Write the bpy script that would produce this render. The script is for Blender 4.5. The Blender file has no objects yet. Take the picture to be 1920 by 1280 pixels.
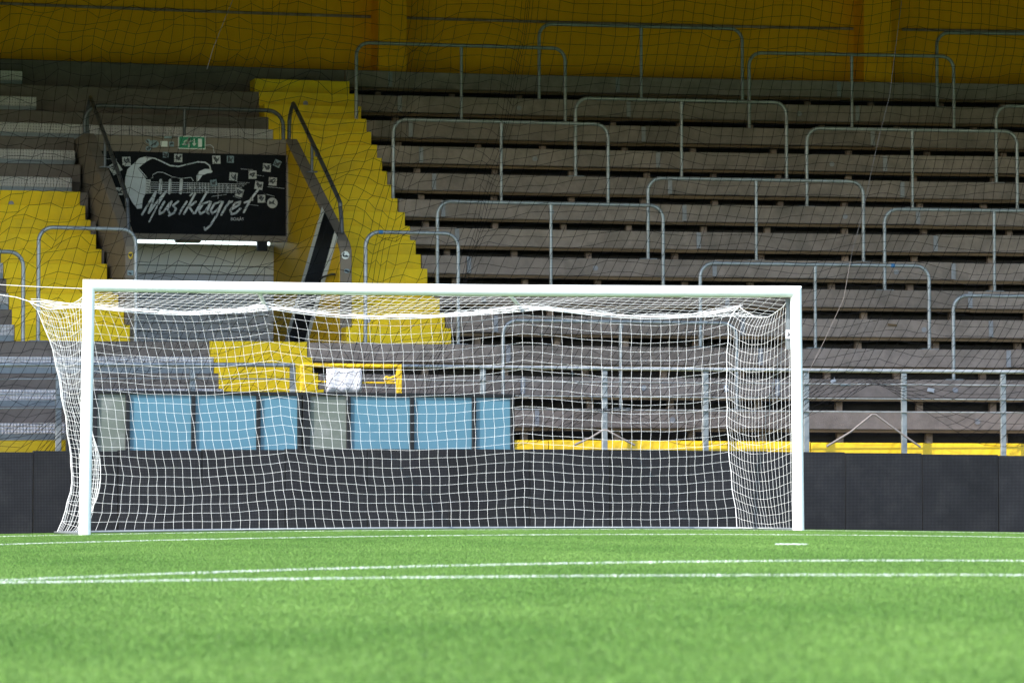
import bpy, math, random
import numpy as np
from mathutils import Vector, Matrix
R = random.Random(7)
rad = math.radians
SC = bpy.context.scene
COL = SC.collection

# ------------------------------------------------------------------ camera, light, exposure
F = 8041.14; YAW = 0.255957; CAM = Vector((-10.4513, -42.4391, -0.203)); PITCH = 0.0489
cam_d = bpy.data.cameras.new('camera'); cam = bpy.data.objects.new('camera', cam_d); COL.objects.link(cam)
cam.location = CAM; cam.rotation_euler = (math.pi/2 + PITCH, 0, -YAW)
cam_d.sensor_width = 36; cam_d.lens = F/1920*36; cam_d.clip_end = 2000; cam_d.clip_start = .1
cam_d.dof.use_dof = True; cam_d.dof.focus_distance = 43.5; cam_d.dof.aperture_fstop = 4.5
SC.camera = cam
SUN_EL = 41; SUN_AZ = 210            # azimuth of the sun measured in the xy plane, degrees from +x
w = bpy.data.worlds.new('World'); SC.world = w; w.use_nodes = True
nt = w.node_tree; nt.nodes.clear()
so = nt.nodes.new('ShaderNodeOutputWorld'); bg = nt.nodes.new('ShaderNodeBackground'); sk = nt.nodes.new('ShaderNodeTexSky')
sk.sky_type = 'NISHITA'; sk.sun_disc = False; sk.sun_elevation = rad(SUN_EL)
sk.sun_rotation = rad(90 - SUN_AZ); sk.air_density = 1.0; sk.dust_density = 1.0; sk.ozone_density = 1.0
bg.inputs[1].default_value = 0.15
nt.links.new(sk.outputs[0], bg.inputs[0]); nt.links.new(bg.outputs[0], so.inputs[0])
sd = bpy.data.lights.new('sun', 'SUN'); sd.energy = 3.0; sd.angle = rad(.5); sd.color = (1, .96, .9)
sun = bpy.data.objects.new('sun', sd); COL.objects.link(sun)
sdir = Vector((math.cos(rad(SUN_EL))*math.cos(rad(SUN_AZ)), math.cos(rad(SUN_EL))*math.sin(rad(SUN_AZ)), math.sin(rad(SUN_EL))))
sun.rotation_euler = sdir.to_track_quat('Z', 'Y').to_euler(); sun.location = (-20, -20, 30)
SC.view_settings.view_transform = 'Standard'; SC.view_settings.look = 'None'
SC.view_settings.exposure = 1.75; SC.view_settings.gamma = 1
SC.cycles.max_bounces = 8; SC.cycles.diffuse_bounces = 4; SC.cycles.transparent_max_bounces = 8

# ------------------------------------------------------------------ survey helpers
H0, RI, ST, VS, CB = 1.48908, .401647, .636073, 6.44006, .007568   # first row height, rise, going, first row front, plan curve
def rz(k): return H0 + k*RI
def rv(k): return VS + k*ST
Q = [-0.1162, 0.04, -0.1586, -0.0747, 0.1074, -0.0333, 0.0558, 0.1426]
def ground(u, v):
    u = np.clip(u, -15, 15); v = np.clip(v, -46, 8)
    U = u/8; V = v/16
    return Q[0]*U*U + Q[1]*U*V + Q[2]*V*V + Q[3]*U*V*V + Q[4]*U*U*V + Q[5]*V**3 + Q[6]*U + Q[7]*V
def bend(p):
    x, y, z = p
    wz = min(1, max(0, 1.35 - (z-1)/4)) if x < 1 else 0
    return (x, y - CB*(x-2)**2, z - .0020*min(x-1, 0)**2*wz*min(1, max(0, z-.5)*2))
def ray(px, py):
    x = (px-960)/F; y = -(py-640)/F
    c, s = math.cos(PITCH), math.sin(PITCH)
    Y = y*c + s; Z = -y*s + c
    ca, sa = math.cos(YAW), math.sin(YAW)
    return x*ca + Z*sa, -x*sa + Z*ca, Y
def at(px, py, v, b=True):
    """point of the plane y = v (on the curved stand when b) that the survey photograph shows at px, py"""
    d = ray(px, py); vv = v
    for _ in range(4):
        s = (vv - CAM.y)/d[1]; X = CAM.x + s*d[0]
        if b: vv = v - CB*(X-2)**2
    return (X, v, CAM.z + s*d[2])
def at_x(px, py, X0):
    d = ray(px, py); s = (X0 - CAM.x)/d[0]
    y = CAM.y + s*d[1]
    return (X0, y + CB*(X0-2)**2, CAM.z + s*d[2])

# ------------------------------------------------------------------ object helpers
class MB:
    def __init__(s): s.v = []; s.f = []; s.sm = []
    def face(s, idx, smooth=False): s.f.append(idx); s.sm.append(smooth)
    def box(s, x0, x1, y0, y1, z0, z1, seg=None):
        n = max(1, int(math.ceil((x1-x0)/(seg or 1.0)))) if seg is not False else 1
        b = len(s.v)
        for i in range(n+1):
            x = x0 + (x1-x0)*i/n
            s.v += [(x, y0, z0), (x, y1, z0), (x, y1, z1), (x, y0, z1)]
        for i in range(n):
            a = b+4*i; c = a+4
            for j in range(4):
                k = (j+1) % 4; s.face((a+j, a+k, c+k, c+j))
        s.face((b+3, b+2, b+1, b)); e = b+4*n; s.face((e, e+1, e+2, e+3))
    def rbox(s, c, size, rot=None):
        M = rot or Matrix.Identity(3); b = len(s.v); h = [q/2 for q in size]
        for dx in (-1, 1):
            for dy, dz in ((-1, -1), (1, -1), (1, 1), (-1, 1)):
                s.v.append(tuple(Vector(c) + M @ Vector((dx*h[0], dy*h[1], dz*h[2]))))
        for j in range(4):
            k = (j+1) % 4; s.face((b+j, b+k, b+4+k, b+4+j))
        s.face((b+3, b+2, b+1, b)); s.face((b+4, b+5, b+6, b+7))
    def profile(s, pts, x0, x1, seg=1.0):
        """(y, z) outline run along x"""
        n = max(1, int(math.ceil((x1-x0)/seg))); m = len(pts); b = len(s.v)
        for i in range(n+1):
            x = x0 + (x1-x0)*i/n
            s.v += [(x, y, z) for y, z in pts]
        for i in range(n):
            a = b+m*i; c = a+m
            for j in range(m):
                k = (j+1) % m; s.face((a+j, a+k, c+k, c+j))
        s.face(tuple(b+j for j in reversed(range(m)))); s.face(tuple(b+m*n+j for j in range(m)))
    def plate(s, pts, y, t=.004):
        """(x, z) outline as a thin plate facing -y"""
        b = len(s.v); m = len(pts)
        s.v += [(x, y, z) for x, z in pts] + [(x, y+t, z) for x, z in pts]
        s.face(tuple(range(b, b+m))); s.face(tuple(reversed(range(b+m, b+2*m))))
        for j in range(m):
            k = (j+1) % m; s.face((b+j, b+m+j, b+m+k, b+k))
    def plate_x(s, pts, x, t=.003):
        b = len(s.v); m = len(pts)
        s.v += [(x, y, z) for y, z in pts] + [(x+t, y, z) for y, z in pts]
        s.face(tuple(range(b, b+m))); s.face(tuple(reversed(range(b+m, b+2*m))))
        for j in range(m):
            k = (j+1) % m; s.face((b+j, b+m+j, b+m+k, b+k))
    def stroke(s, pts, y, w, t=.003, wy=None):
        """a brush stroke of width w along (x, z) points, round ends"""
        def disc(p, r):
            s.plate([(p[0]+r*math.cos(a*math.pi/4), p[1]+r*math.sin(a*math.pi/4)) for a in range(8)], y, t)
        for a, c in zip(pts, pts[1:]):
            dx, dz = c[0]-a[0], c[1]-a[1]; L = math.hypot(dx, dz) or 1e-6
            nx, nz = -dz/L*w/2, dx/L*w/2
            s.plate([(a[0]+nx, a[1]+nz), (a[0]-nx, a[1]-nz), (c[0]-nx, c[1]-nz), (c[0]+nx, c[1]+nz)], y, t)
        for p in pts: disc(p, w/2)
    def tube(s, pts, r, n=10, cap=True):
        pts = [Vector(p) for p in pts]; b = len(s.v); prev = None
        for i, p in enumerate(pts):
            t = (pts[min(i+1, len(pts)-1)] - pts[max(i-1, 0)]).normalized()
            if prev is None:
                ref = Vector((0, 0, 1)) if abs(t.z) < .9 else Vector((0, 1, 0))
                u = t.cross(ref).normalized()
            else:
                u = (prev - t*prev.dot(t)).normalized()
            prev = u; q = t.cross(u)
            rr = r[i] if isinstance(r, (list, tuple)) else r
            for k in range(n):
                a = 2*math.pi*k/n
                s.v.append(tuple(p + u*rr*math.cos(a) + q*rr*math.sin(a)))
        for i in range(len(pts)-1):
            for k in range(n):
                k2 = (k+1) % n; s.face((b+i*n+k, b+i*n+k2, b+(i+1)*n+k2, b+(i+1)*n+k), True)
        if cap:
            e = b+(len(pts)-1)*n; c0 = len(s.v); s.v += s.v[b:b+n] + s.v[e:e+n]
            s.face(tuple(c0+k for k in reversed(range(n)))); s.face(tuple(c0+n+k for k in range(n)))
    def build(s, name, m, parent=None, bent=False, bevel=0):
        vs = [bend(p) for p in s.v] if bent else s.v
        root = parent
        while root is not None and root.parent is not None: root = root.parent
        if root is not None and root.get('_o'):
            o3 = root['_o']; vs = [(x-o3[0], y-o3[1], z-o3[2]) for x, y, z in vs]
        me = bpy.data.meshes.new(name); me.from_pydata(vs, [], s.f)
        me.polygons.foreach_set('use_smooth', s.sm); me.validate(); me.update()
        o = bpy.data.objects.new(name, me); COL.objects.link(o)
        if m: me.materials.append(m)
        if parent: o.parent = parent
        if bevel:
            bm_ = o.modifiers.new('edge', 'BEVEL'); bm_.width = bevel; bm_.segments = 1; bm_.limit_method = 'ANGLE'; bm_.angle_limit = rad(50)
        return o
def tag(o, label=None, cat=None, group=None, kind=None):
    for k, x in (('label', label), ('category', cat), ('group', group), ('kind', kind)):
        if x: o[k] = x
    return o
def empty(name, loc, label, cat, group=None):
    o = bpy.data.objects.new(name, None); COL.objects.link(o); o.location = loc; o.empty_display_size = .2
    o['_o'] = list(loc)
    return tag(o, label, cat, group)
def arc_pts(c, r, a0, a1, n, f):
    return [f(c[0]+r*math.cos(rad(a0+(a1-a0)*i/n)), c[1]+r*math.sin(rad(a0+(a1-a0)*i/n))) for i in range(n+1)]

# ------------------------------------------------------------------ materials
def mat(name, base, rough=.7, metal=0, var=.15, scale=3, bump=0, bscale=60, dirt=None, dscale=1.2, damt=.5, spec=.5, stretch=None, each=0):
    m = bpy.data.materials.new(name); m.use_nodes = True; t = m.node_tree; N = t.nodes; L = t.links
    p = N['Principled BSDF']; p.inputs['Roughness'].default_value = rough; p.inputs['Metallic'].default_value = metal
    p.inputs['Specular IOR Level'].default_value = spec
    g = N.new('ShaderNodeNewGeometry'); mp = N.new('ShaderNodeMapping'); L.new(g.outputs['Position'], mp.inputs[0])
    if stretch: mp.inputs['Scale'].default_value = stretch
    n1 = N.new('ShaderNodeTexNoise'); n1.inputs['Scale'].default_value = scale; n1.inputs['Detail'].default_value = 7; n1.inputs['Roughness'].default_value = .65
    L.new(mp.outputs[0], n1.inputs['Vector'])
    r = N.new('ShaderNodeMapRange'); r.inputs['From Min'].default_value = .3; r.inputs['From Max'].default_value = .7
    r.inputs['To Min'].default_value = 1-var; r.inputs['To Max'].default_value = 1+var
    L.new(n1.outputs['Fac'], r.inputs['Value'])
    mul = N.new('ShaderNodeVectorMath'); mul.operation = 'SCALE'; mul.inputs[0].default_value = base[:3]
    L.new(r.outputs[0], mul.inputs['Scale']); colr = mul.outputs[0]
    if each:
        oi = N.new('ShaderNodeObjectInfo'); re = N.new('ShaderNodeMapRange'); re.inputs['To Min'].default_value = 1-each; re.inputs['To Max'].default_value = 1+each
        L.new(oi.outputs['Random'], re.inputs['Value']); m2 = N.new('ShaderNodeVectorMath'); m2.operation = 'SCALE'
        L.new(colr, m2.inputs[0]); L.new(re.outputs[0], m2.inputs['Scale']); colr = m2.outputs[0]
    if dirt:
        n2 = N.new('ShaderNodeTexNoise'); n2.inputs['Scale'].default_value = dscale; n2.inputs['Detail'].default_value = 9; n2.inputs['Roughness'].default_value = .7
        L.new(mp.outputs[0], n2.inputs['Vector'])
        r2 = N.new('ShaderNodeMapRange'); r2.inputs['From Min'].default_value = .48; r2.inputs['From Max'].default_value = .72
        r2.inputs['To Max'].default_value = damt; L.new(n2.outputs['Fac'], r2.inputs['Value'])
        mx = N.new('ShaderNodeMix'); mx.data_type = 'RGBA'; L.new(r2.outputs[0], mx.inputs['Factor'])
        L.new(colr, mx.inputs[6]); mx.inputs[7].default_value = (*dirt, 1); colr = mx.outputs[2]
    L.new(colr, p.inputs['Base Color'])
    if bump:
        nb = N.new('ShaderNodeTexNoise'); nb.inputs['Scale'].default_value = bscale; nb.inputs['Detail'].default_value = 4
        L.new(g.outputs['Position'], nb.inputs['Vector'])
        b = N.new('ShaderNodeBump'); b.inputs['Strength'].default_value = bump; b.inputs['Distance'].default_value = .01
        L.new(nb.outputs['Fac'], b.inputs['Height']); L.new(b.outputs[0], p.inputs['Normal'])
    return m
M = {}
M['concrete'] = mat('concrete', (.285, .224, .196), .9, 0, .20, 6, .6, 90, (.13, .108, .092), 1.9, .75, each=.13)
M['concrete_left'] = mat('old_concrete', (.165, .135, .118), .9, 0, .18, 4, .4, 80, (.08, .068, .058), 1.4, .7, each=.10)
M['parapet'] = mat('parapet_concrete', (.215, .172, .135), .9, 0, .12, 3, .3, 70, (.13, .11, .09), 1.0, .5)
M['wood'] = mat('weathered_wood', (.15, .095, .048), .85, 0, .35, 9, .3, 60, (.10, .06, .035), 3, .6, stretch=(.15, 1, 1))
M['dark'] = mat('dark_void', (.035, .033, .031), .95, 0, .3, 4)  # near-black, stands in for the shade in the void under the rows
M['gap_shade'] = mat('gap_shade', (.034, .030, .028), .9, 0, .3, 3)  # shade of the gaps between rows put into the colour
M['stub'] = mat('support_block', (.30, .22, .17), .9, 0, .45, 6, 0, 60, (.08, .05, .04), 5, .7)
M['yellow'] = mat('yellow_paint', (.90, .61, .014), .6, 0, .04, 6, .15, 80, (.60, .40, .03), 2.6, .6, spec=.2, each=.05)
M['yellow_wall'] = mat('yellow_wall_paint', (.95, .43, .002), .6, 0, .06, 2, 0, 60, (.72, .31, .003), .8, .5, spec=.15, stretch=(1, 1, .35))
M['yellow_dark'] = mat('yellow_portal_paint', (.72, .44, .006), .6, 0, .08, 3, 0, 60, (.48, .30, .01), 1.5, .5, spec=.2)
M['galv'] = mat('galvanised_steel', (.21, .23, .245), .5, .4, .15, 12, 0, 60, (.16, .175, .185), 6, .5)
M['galv_rail'] = mat('galvanised_tube', (.33, .345, .365), .42, .5, .2, 14, 0, 60, (.20, .185, .165), 9, .5)
M['white_paint'] = mat('white_enamel', (.83, .85, .84), .32, 0, .02, 3, 0, 60, (.55, .60, .52), 5, .25)
M['net_white'] = mat('white_cord', (.82, .82, .82), .7, 0, .05, 10)
M['net_black'] = mat('black_cord', (.007, .007, .008), 1, 0, .1, 10, spec=0)
M['rope_grey'] = mat('grey_rope', (.16, .14, .135), .9, 0, .15, 20)
M['black'] = mat('black_frame', (.010, .011, .013), .5, 0, .1, 5, spec=.2)
M['black_cloth'] = mat('black_tarpaulin', (.02, .02, .022), .7, 0, .3, 9, .5, 20)
M['banner'] = mat('banner_black', (.007, .008, .010), .6, 0, .25, 2, spec=.08)
M['print'] = mat('banner_print', (.62, .64, .68), .6, 0, .1, 9)
M['sticker'] = mat('sticker_paper', (.52, .52, .52), .6, 0, .12, 30)
M['sticker_blue'] = mat('sticker_blue_grey', (.22, .29, .32), .6, 0, .2, 30)
M['sticker_ink'] = mat('sticker_ink', (.05, .055, .06), .6, 0, .2, 40)
M['green_sign'] = mat('exit_green', (.0, .22, .10), .5, 0, .05, 5)
M['sign_white'] = mat('sign_white', (.75, .77, .74), .5, 0, .05, 5)
M['blue'] = mat('blue_panel', (.055, .142, .198), .4, 0, .06, 1.2, 0, 60, (.068, .16, .225), 3, .5)
M['greyglass'] = mat('hazy_grey_panel', (.09, .105, .09), .35, 0, .10, 3, 0, 60, (.20, .205, .205), 4, .7)
M['shut_hi'] = mat('pale_shutter', (.84, .83, .76), .6, 0, .06, 3, 0, 60, (.66, .66, .60), 1.5, .4, stretch=(1, 1, 3))
M['shut_lo'] = mat('grey_shutter', (.70, .71, .77), .6, 0, .06, 3, 0, 60, (.58, .59, .64), 1.5, .4)
M['sheet'] = mat('white_sheet', (.52, .51, .54), .6, 0, .04, 6)
M['gate_yellow'] = mat('gate_yellow', (.60, .385, .008), .4, 0, .08, 10)
M['lamp_glass'] = mat('lamp_glass', (.60, .56, .48), .25, 0, .15, 20)
M['dark_rail'] = mat('dark_handrail', (.10, .105, .115), .45, .5, .2, 14); M['tape_blue'] = mat('blue_tape', (.03, .16, .40), .5, 0, .1, 20)
M['roof'] = mat('roof_sheet', (.20, .20, .20), .8, 0, .1, 2)

# diamond tread plate
def diamond():
    m = mat('diamond_plate', (.54, .50, .505), .42, .35, .12, 6); t = m.node_tree; N = t.nodes; L = t.links; p = N['Principled BSDF']
    g = N.new('ShaderNodeNewGeometry'); sx = N.new('ShaderNodeSeparateXYZ'); L.new(g.outputs['Position'], sx.inputs[0])
    def math_(op, a, b=None):
        n = N.new('ShaderNodeMath'); n.operation = op
        for i, q in enumerate((a, b)):
            if q is None: continue
            if isinstance(q, (int, float)): n.inputs[i].default_value = q
            else: L.new(q, n.inputs[i])
        return n.outputs[0]
    a = math_('ADD', sx.outputs['X'], sx.outputs['Z']); b = math_('SUBTRACT', sx.outputs['X'], sx.outputs['Z'])
    sa = math_('SINE', math_('MULTIPLY', a, 85.0)); sb = math_('SINE', math_('MULTIPLY', b, 85.0))
    h = math_('MULTIPLY', sa, sb)
    bp = N.new('ShaderNodeBump'); bp.inputs['Strength'].default_value = .8; bp.inputs['Distance'].default_value = .007
    L.new(h, bp.inputs['Height']); L.new(bp.outputs[0], p.inputs['Normal'])
    return m
M['diamond'] = diamond()

# LED board face: fine grid of dark louvres
def led_mat():
    m = mat('led_face', (.014, .0142, .017), .6, 0, .25, 1.6, 0, 60, (.026, .026, .028), 3.5, .6, spec=.12); t = m.node_tree; N = t.nodes; L = t.links; p = N['Principled BSDF']
    g = N.new('ShaderNodeNewGeometry'); sx = N.new('ShaderNodeSeparateXYZ'); L.new(g.outputs['Position'], sx.inputs[0])
    src = p.inputs['Base Color'].links[0].from_socket; fac = None
    for ax in ('X', 'Z'):
        q = N.new('ShaderNodeMath'); q.operation = 'MULTIPLY'; q.inputs[1].default_value = 2*math.pi/.0165; L.new(sx.outputs[ax], q.inputs[0])
        s = N.new('ShaderNodeMath'); s.operation = 'SINE'; L.new(q.outputs[0], s.inputs[0])
        r = N.new('ShaderNodeMapRange'); r.inputs['From Min'].default_value = -1; r.inputs['From Max'].default_value = 1
        r.inputs['To Min'].default_value = .45; r.inputs['To Max'].default_value = 1.5; L.new(s.outputs[0], r.inputs['Value'])
        if fac is None: fac = r.outputs[0]
        else:
            k = N.new('ShaderNodeMath'); k.operation = 'MULTIPLY'; L.new(fac, k.inputs[0]); L.new(r.outputs[0], k.inputs[1]); fac = k.outputs[0]
    oi = N.new('ShaderNodeObjectInfo'); r = N.new('ShaderNodeMapRange'); r.inputs['To Min'].default_value = .78; r.inputs['To Max'].default_value = 1.12
    L.new(oi.outputs['Random'], r.inputs['Value'])
    k = N.new('ShaderNodeMath'); k.operation = 'MULTIPLY'; L.new(fac, k.inputs[0]); L.new(r.outputs[0], k.inputs[1])
    v = N.new('ShaderNodeVectorMath'); v.operation = 'SCALE'; L.new(src, v.inputs[0]); L.new(k.outputs[0], v.inputs['Scale'])
    L.new(v.outputs[0], p.inputs['Base Color'])
    return m
M['led'] = led_mat(); M['steel_dull'] = mat('dull_steel', (.30, .29, .31), .6, .2, .2, 20)

# turf: green blades, colour varies in broad patches
def turf_mat(name, white=False, under=False):
    m = bpy.data.materials.new(name); m.use_nodes = True; t = m.node_tree; N = t.nodes; L = t.links; N.clear()
    out = N.new('ShaderNodeOutputMaterial'); df = N.new('ShaderNodeBsdfPrincipled'); tr = N.new('ShaderNodeBsdfTranslucent'); mix = N.new('ShaderNodeMixShader')
    df.inputs['Roughness'].default_value = .6; df.inputs['Specular IOR Level'].default_value = .3
    mix.inputs[0].default_value = 0 if under else .3
    L.new(df.outputs[0], mix.inputs[1]); L.new(tr.outputs[0], mix.inputs[2]); L.new(mix.outputs[0], out.inputs[0])
    g = N.new('ShaderNodeNewGeometry')
    if white:
        df.inputs['Base Color'].default_value = (.80, .82, .80, 1); tr.inputs['Color'].default_value = (.8, .82, .8, 1); return m
    n1 = N.new('ShaderNodeTexNoise'); n1.inputs['Scale'].default_value = .55; n1.inputs['Detail'].default_value = 5; n1.inputs['Roughness'].default_value = .6
    mp = N.new('ShaderNodeMapping'); mp.inputs['Scale'].default_value = (1, .45, 0); mp.inputs['Rotation'].default_value = (0, 0, .5)
    L.new(g.outputs['Position'], mp.inputs[0]); L.new(mp.outputs[0], n1.inputs['Vector'])
    n2 = N.new('ShaderNodeTexNoise'); n2.inputs['Scale'].default_value = 75; n2.inputs['Detail'].default_value = 3
    L.new(g.outputs['Position'], n2.inputs['Vector'])
    r1 = N.new('ShaderNodeMapRange'); r1.inputs['From Min'].default_value = .35; r1.inputs['From Max'].default_value = .65; L.new(n1.outputs['Fac'], r1.inputs['Value'])
    c1 = N.new('ShaderNodeMix'); c1.data_type = 'RGBA'; L.new(r1.outputs[0], c1.inputs['Factor'])
    lo, hi = TURF_LO, TURF_HI
    c1.inputs[6].default_value = (*lo, 1); c1.inputs[7].default_value = (*hi, 1)
    r2 = N.new('ShaderNodeMapRange'); r2.inputs['From Min'].default_value = .3; r2.inputs['From Max'].default_value = .7
    r2.inputs['To Min'].default_value = .15; r2.inputs['To Max'].default_value = 2.0; L.new(n2.outputs['Fac'], r2.inputs['Value'])
    v = N.new('ShaderNodeVectorMath'); v.operation = 'SCALE'; L.new(c1.outputs[2], v.inputs[0]); L.new(r2.outputs[0], v.inputs['Scale'])
    col = v.outputs[0]
    if under:
        v2 = N.new('ShaderNodeVectorMath'); v2.operation = 'SCALE'; v2.inputs['Scale'].default_value = .6; L.new(col, v2.inputs[0]); col = v2.outputs[0]
    L.new(col, df.inputs['Base Color']); L.new(col, tr.inputs['Color'])
    return m
TURF_LO = (.080, .168, .030); TURF_HI = (.124, .226, .048)
M['turf'] = turf_mat('turf_blades'); M['turf_white'] = turf_mat('white_turf_blades', white=True); M['turf_under'] = turf_mat('turf_base', under=True)

# ================================================================== THE SETTING
# pitch: one crowned sheet reaching the horizon
def pitch():
    xs = np.concatenate([[-900, -300, -100, -40], np.arange(-24, 25, 1.0), [40, 100, 300, 900]])
    ys = np.concatenate([[-900, -300, -120, -70], np.arange(-50, 13, 1.0), [20, 60, 200, 900]])
    m = MB(); nx = len(xs)
    for y in ys:
        for x in xs: m.v.append((float(x), float(y), float(ground(x, y))))
    for j in range(len(ys)-1):
        for i in range(nx-1):
            m.face((j*nx+i, j*nx+i+1, (j+1)*nx+i+1, (j+1)*nx+i), True)
    o = m.build('pitch', M['turf_under']); tag(o, kind='structure')
pitch()
rg = np.random.default_rng(5)
def blades(P, hmin, hmax, wid, name, material):
    """P: base points (n,3). Each blade is one bent pair of triangles."""
    n = len(P); a = rg.uniform(0, 2*np.pi, n); h = rg.uniform(hmin, hmax, n); wd = wid*rg.uniform(.7, 1.3, n)
    la = rg.uniform(0, 2*np.pi, n); le = rg.uniform(.05, .75, n)*h
    dx = np.cos(a)*wd/2; dy = np.sin(a)*wd/2
    V = np.empty((n, 4, 3), np.float32)
    V[:, 0] = P + np.stack([-dx, -dy, 0*dx], 1); V[:, 1] = P + np.stack([dx, dy, 0*dx], 1)
    mid = P + np.stack([np.cos(la)*le*.35, np.sin(la)*le*.35, h*.6], 1)
    V[:, 2] = mid + np.stack([dx*.8, dy*.8, 0*dx], 1)
    V[:, 3] = P + np.stack([np.cos(la)*le, np.sin(la)*le, h], 1)
    F_ = (np.arange(n)[:, None]*4 + np.array([[0, 1, 2, 0, 2, 3]])).astype(np.int32).reshape(-1)
    me = bpy.data.meshes.new(name); me.vertices.add(4*n); me.vertices.foreach_set('co', V.reshape(-1))
    me.loops.add(len(F_)); me.loops.foreach_set('vertex_index', F_)
    me.polygons.add(2*n); me.polygons.foreach_set('loop_start', np.arange(0, 6*n, 3, dtype=np.int32)); me.polygons.foreach_set('loop_total', np.full(2*n, 3, np.int32))
    me.update(calc_edges=True); me.materials.append(material)
    return me
def turf():
    n = 7000
    P = np.stack([rg.uniform(-.5, .5, n), rg.uniform(-.5, .5, n), np.full(n, -.002)], 1)
    patch = bpy.data.objects.new('turf_tuft', blades(P, .016, .024, .0042, 'turf_tuft', M['turf']))
    pts = []; rot = []
    for y in np.arange(-37.5, 4.0, 1.0):
        # width of ground the camera can see at this distance, plus a margin
        d = (y - CAM.y)
        cx = CAM.x + d*math.tan(YAW); hw = d*.128 + 2.6
        for x in np.arange(math.floor(cx-hw)+.5, cx+hw, 1.0):
            z = float(ground(x, y)); e = .25
            nrm = Vector((-(float(ground(x+e, y))-float(ground(x-e, y)))/(2*e), -(float(ground(x, y+e))-float(ground(x, y-e)))/(2*e), 1)).normalized()
            q = Vector((0, 0, 1)).rotation_difference(nrm).to_matrix() @ Matrix.Rotation(R.randint(0, 3)*math.pi/2, 3, 'Z')
            pts.append((float(x), float(y), z)); rot.append(tuple(q.to_euler()))
    me = bpy.data.meshes.new('artificial_turf'); me.from_pydata(pts, [], [])
    at_ = me.attributes.new('rot', 'FLOAT_VECTOR', 'POINT'); at_.data.foreach_set('vector', np.array(rot, np.float32).reshape(-1))
    o = bpy.data.objects.new('artificial_turf', me); COL.objects.link(o)
    tag(o, 'short green artificial turf covering the pitch', 'grass', kind='stuff')
    ng = bpy.data.node_groups.new('scatter_turf', 'GeometryNodeTree')
    ng.interface.new_socket('Geometry', in_out='INPUT', socket_type='NodeSocketGeometry'); ng.interface.new_socket('Geometry', in_out='OUTPUT', socket_type='NodeSocketGeometry')
    gi = ng.nodes.new('NodeGroupInput'); go = ng.nodes.new('NodeGroupOutput'); ip = ng.nodes.new('GeometryNodeInstanceOnPoints'); oi = ng.nodes.new('GeometryNodeObjectInfo')
    oi.inputs['Object'].default_value = patch; oi.inputs['As Instance'].default_value = True
    na = ng.nodes.new('GeometryNodeInputNamedAttribute'); na.data_type = 'FLOAT_VECTOR'; na.inputs['Name'].default_value = 'rot'
    ng.links.new(gi.outputs[0], ip.inputs['Points']); ng.links.new(oi.outputs['Geometry'], ip.inputs['Instance'])
    ng.links.new(na.outputs[0], ip.inputs['Rotation']); ng.links.new(ip.outputs[0], go.inputs[0])
    md = o.modifiers.new('scatter', 'NODES'); md.node_group = ng
turf()
def line_mark(name, pts2, dens=15000, h=(.016, .0245)):
    z = ground(pts2[:, 0], pts2[:, 1])
    P = np.stack([pts2[:, 0], pts2[:, 1], z], 1)
    o = bpy.data.objects.new(name, blades(P, h[0], h[1], .0055, name, M['turf_white'])); COL.objects.link(o); tag(o, kind='structure')
def strip(x0, x1, y, wdt=.12, dens=7500):
    n = int((x1-x0)*wdt*dens); return np.stack([rg.uniform(x0, x1, n), rg.uniform(y-wdt/2, y+wdt/2, n)], 1)
line_mark('goal_line', strip(-9, 12, 0)); line_mark('goal_area_line', strip(-9, 9.16, -5.5)); line_mark('penalty_area_line', strip(-9, 6, -16.5))
n = 12000; th = rg.uniform(-math.pi+.64, -.9, n); rr_ = 9.15 + rg.uniform(-.06, .06, n)
line_mark('penalty_arc', np.stack([rr_*np.cos(th), -11 + rr_*np.sin(th)], 1))
n = 900; th = rg.uniform(0, 2*math.pi, n); rr_ = .125*np.sqrt(rg.uniform(0, 1, n))
line_mark('penalty_mark', np.stack([rr_*np.cos(th), -11 + rr_*np.sin(th)], 1))

# ================================================================== THE GRANDSTAND
XL, XR = -13.0, 19.0
AIS0, AIS1 = .69, 2.0          # right aisle
PX0, PX1 = -1.83, .667         # portal opening
stand = empty('grandstand', (0, 0, 0), 'roofed terrace stand with grey standing rows, yellow stairs and ochre back wall', 'grandstand')
def P_(mb, name, m, **k): return mb.build(name, M[m], stand, bent=True, **k)
# back wall, pilasters, conduit
WV = rv(12) + .68
m = MB(); m.box(XL, XR, WV, WV+.25, rz(12)-.05, 8.6); wall = P_(m, 'back_wall', 'yellow_wall')
for x in (-4.35, 2.52, 9.37, 16.2):
    m = MB(); m.box(x, x+.40, WV-.42, WV-.002, rz(12)+.002, 8.3, seg=.2); m.build('pilaster', M['yellow_wall'], stand, bent=True, bevel=.01)
for x0, x1 in ((-3.9, 2.50), (3.0, 9.35), (10.05, 16.1)):
    m = MB(); m.tube([(x0+(x1-x0)*i/12, WV-.03, 7.12) for i in range(13)], .021, 6); P_(m, 'conduit', 'stub')
# unseen wall added to keep daylight out of the gaps, open behind the portal
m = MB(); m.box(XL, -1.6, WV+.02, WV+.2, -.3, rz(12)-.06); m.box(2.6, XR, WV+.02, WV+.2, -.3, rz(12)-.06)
m.box(-1.6, 2.6, WV+.02, WV+.2, -.3, 3.3); m.box(-1.6, 2.6, WV+.02, WV+.2, 5.0, rz(12)-.06); P_(m, 'rear_light_block', 'gap_shade')
m = MB()
for xe in (XL, XR-.2): m.profile([(VS-.6, -.5), (WV+.2, -.5), (WV+.2, 8.5), (VS-.6, 6.85)], xe, xe+.2)
P_(m, 'end_wall', 'parapet')
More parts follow.
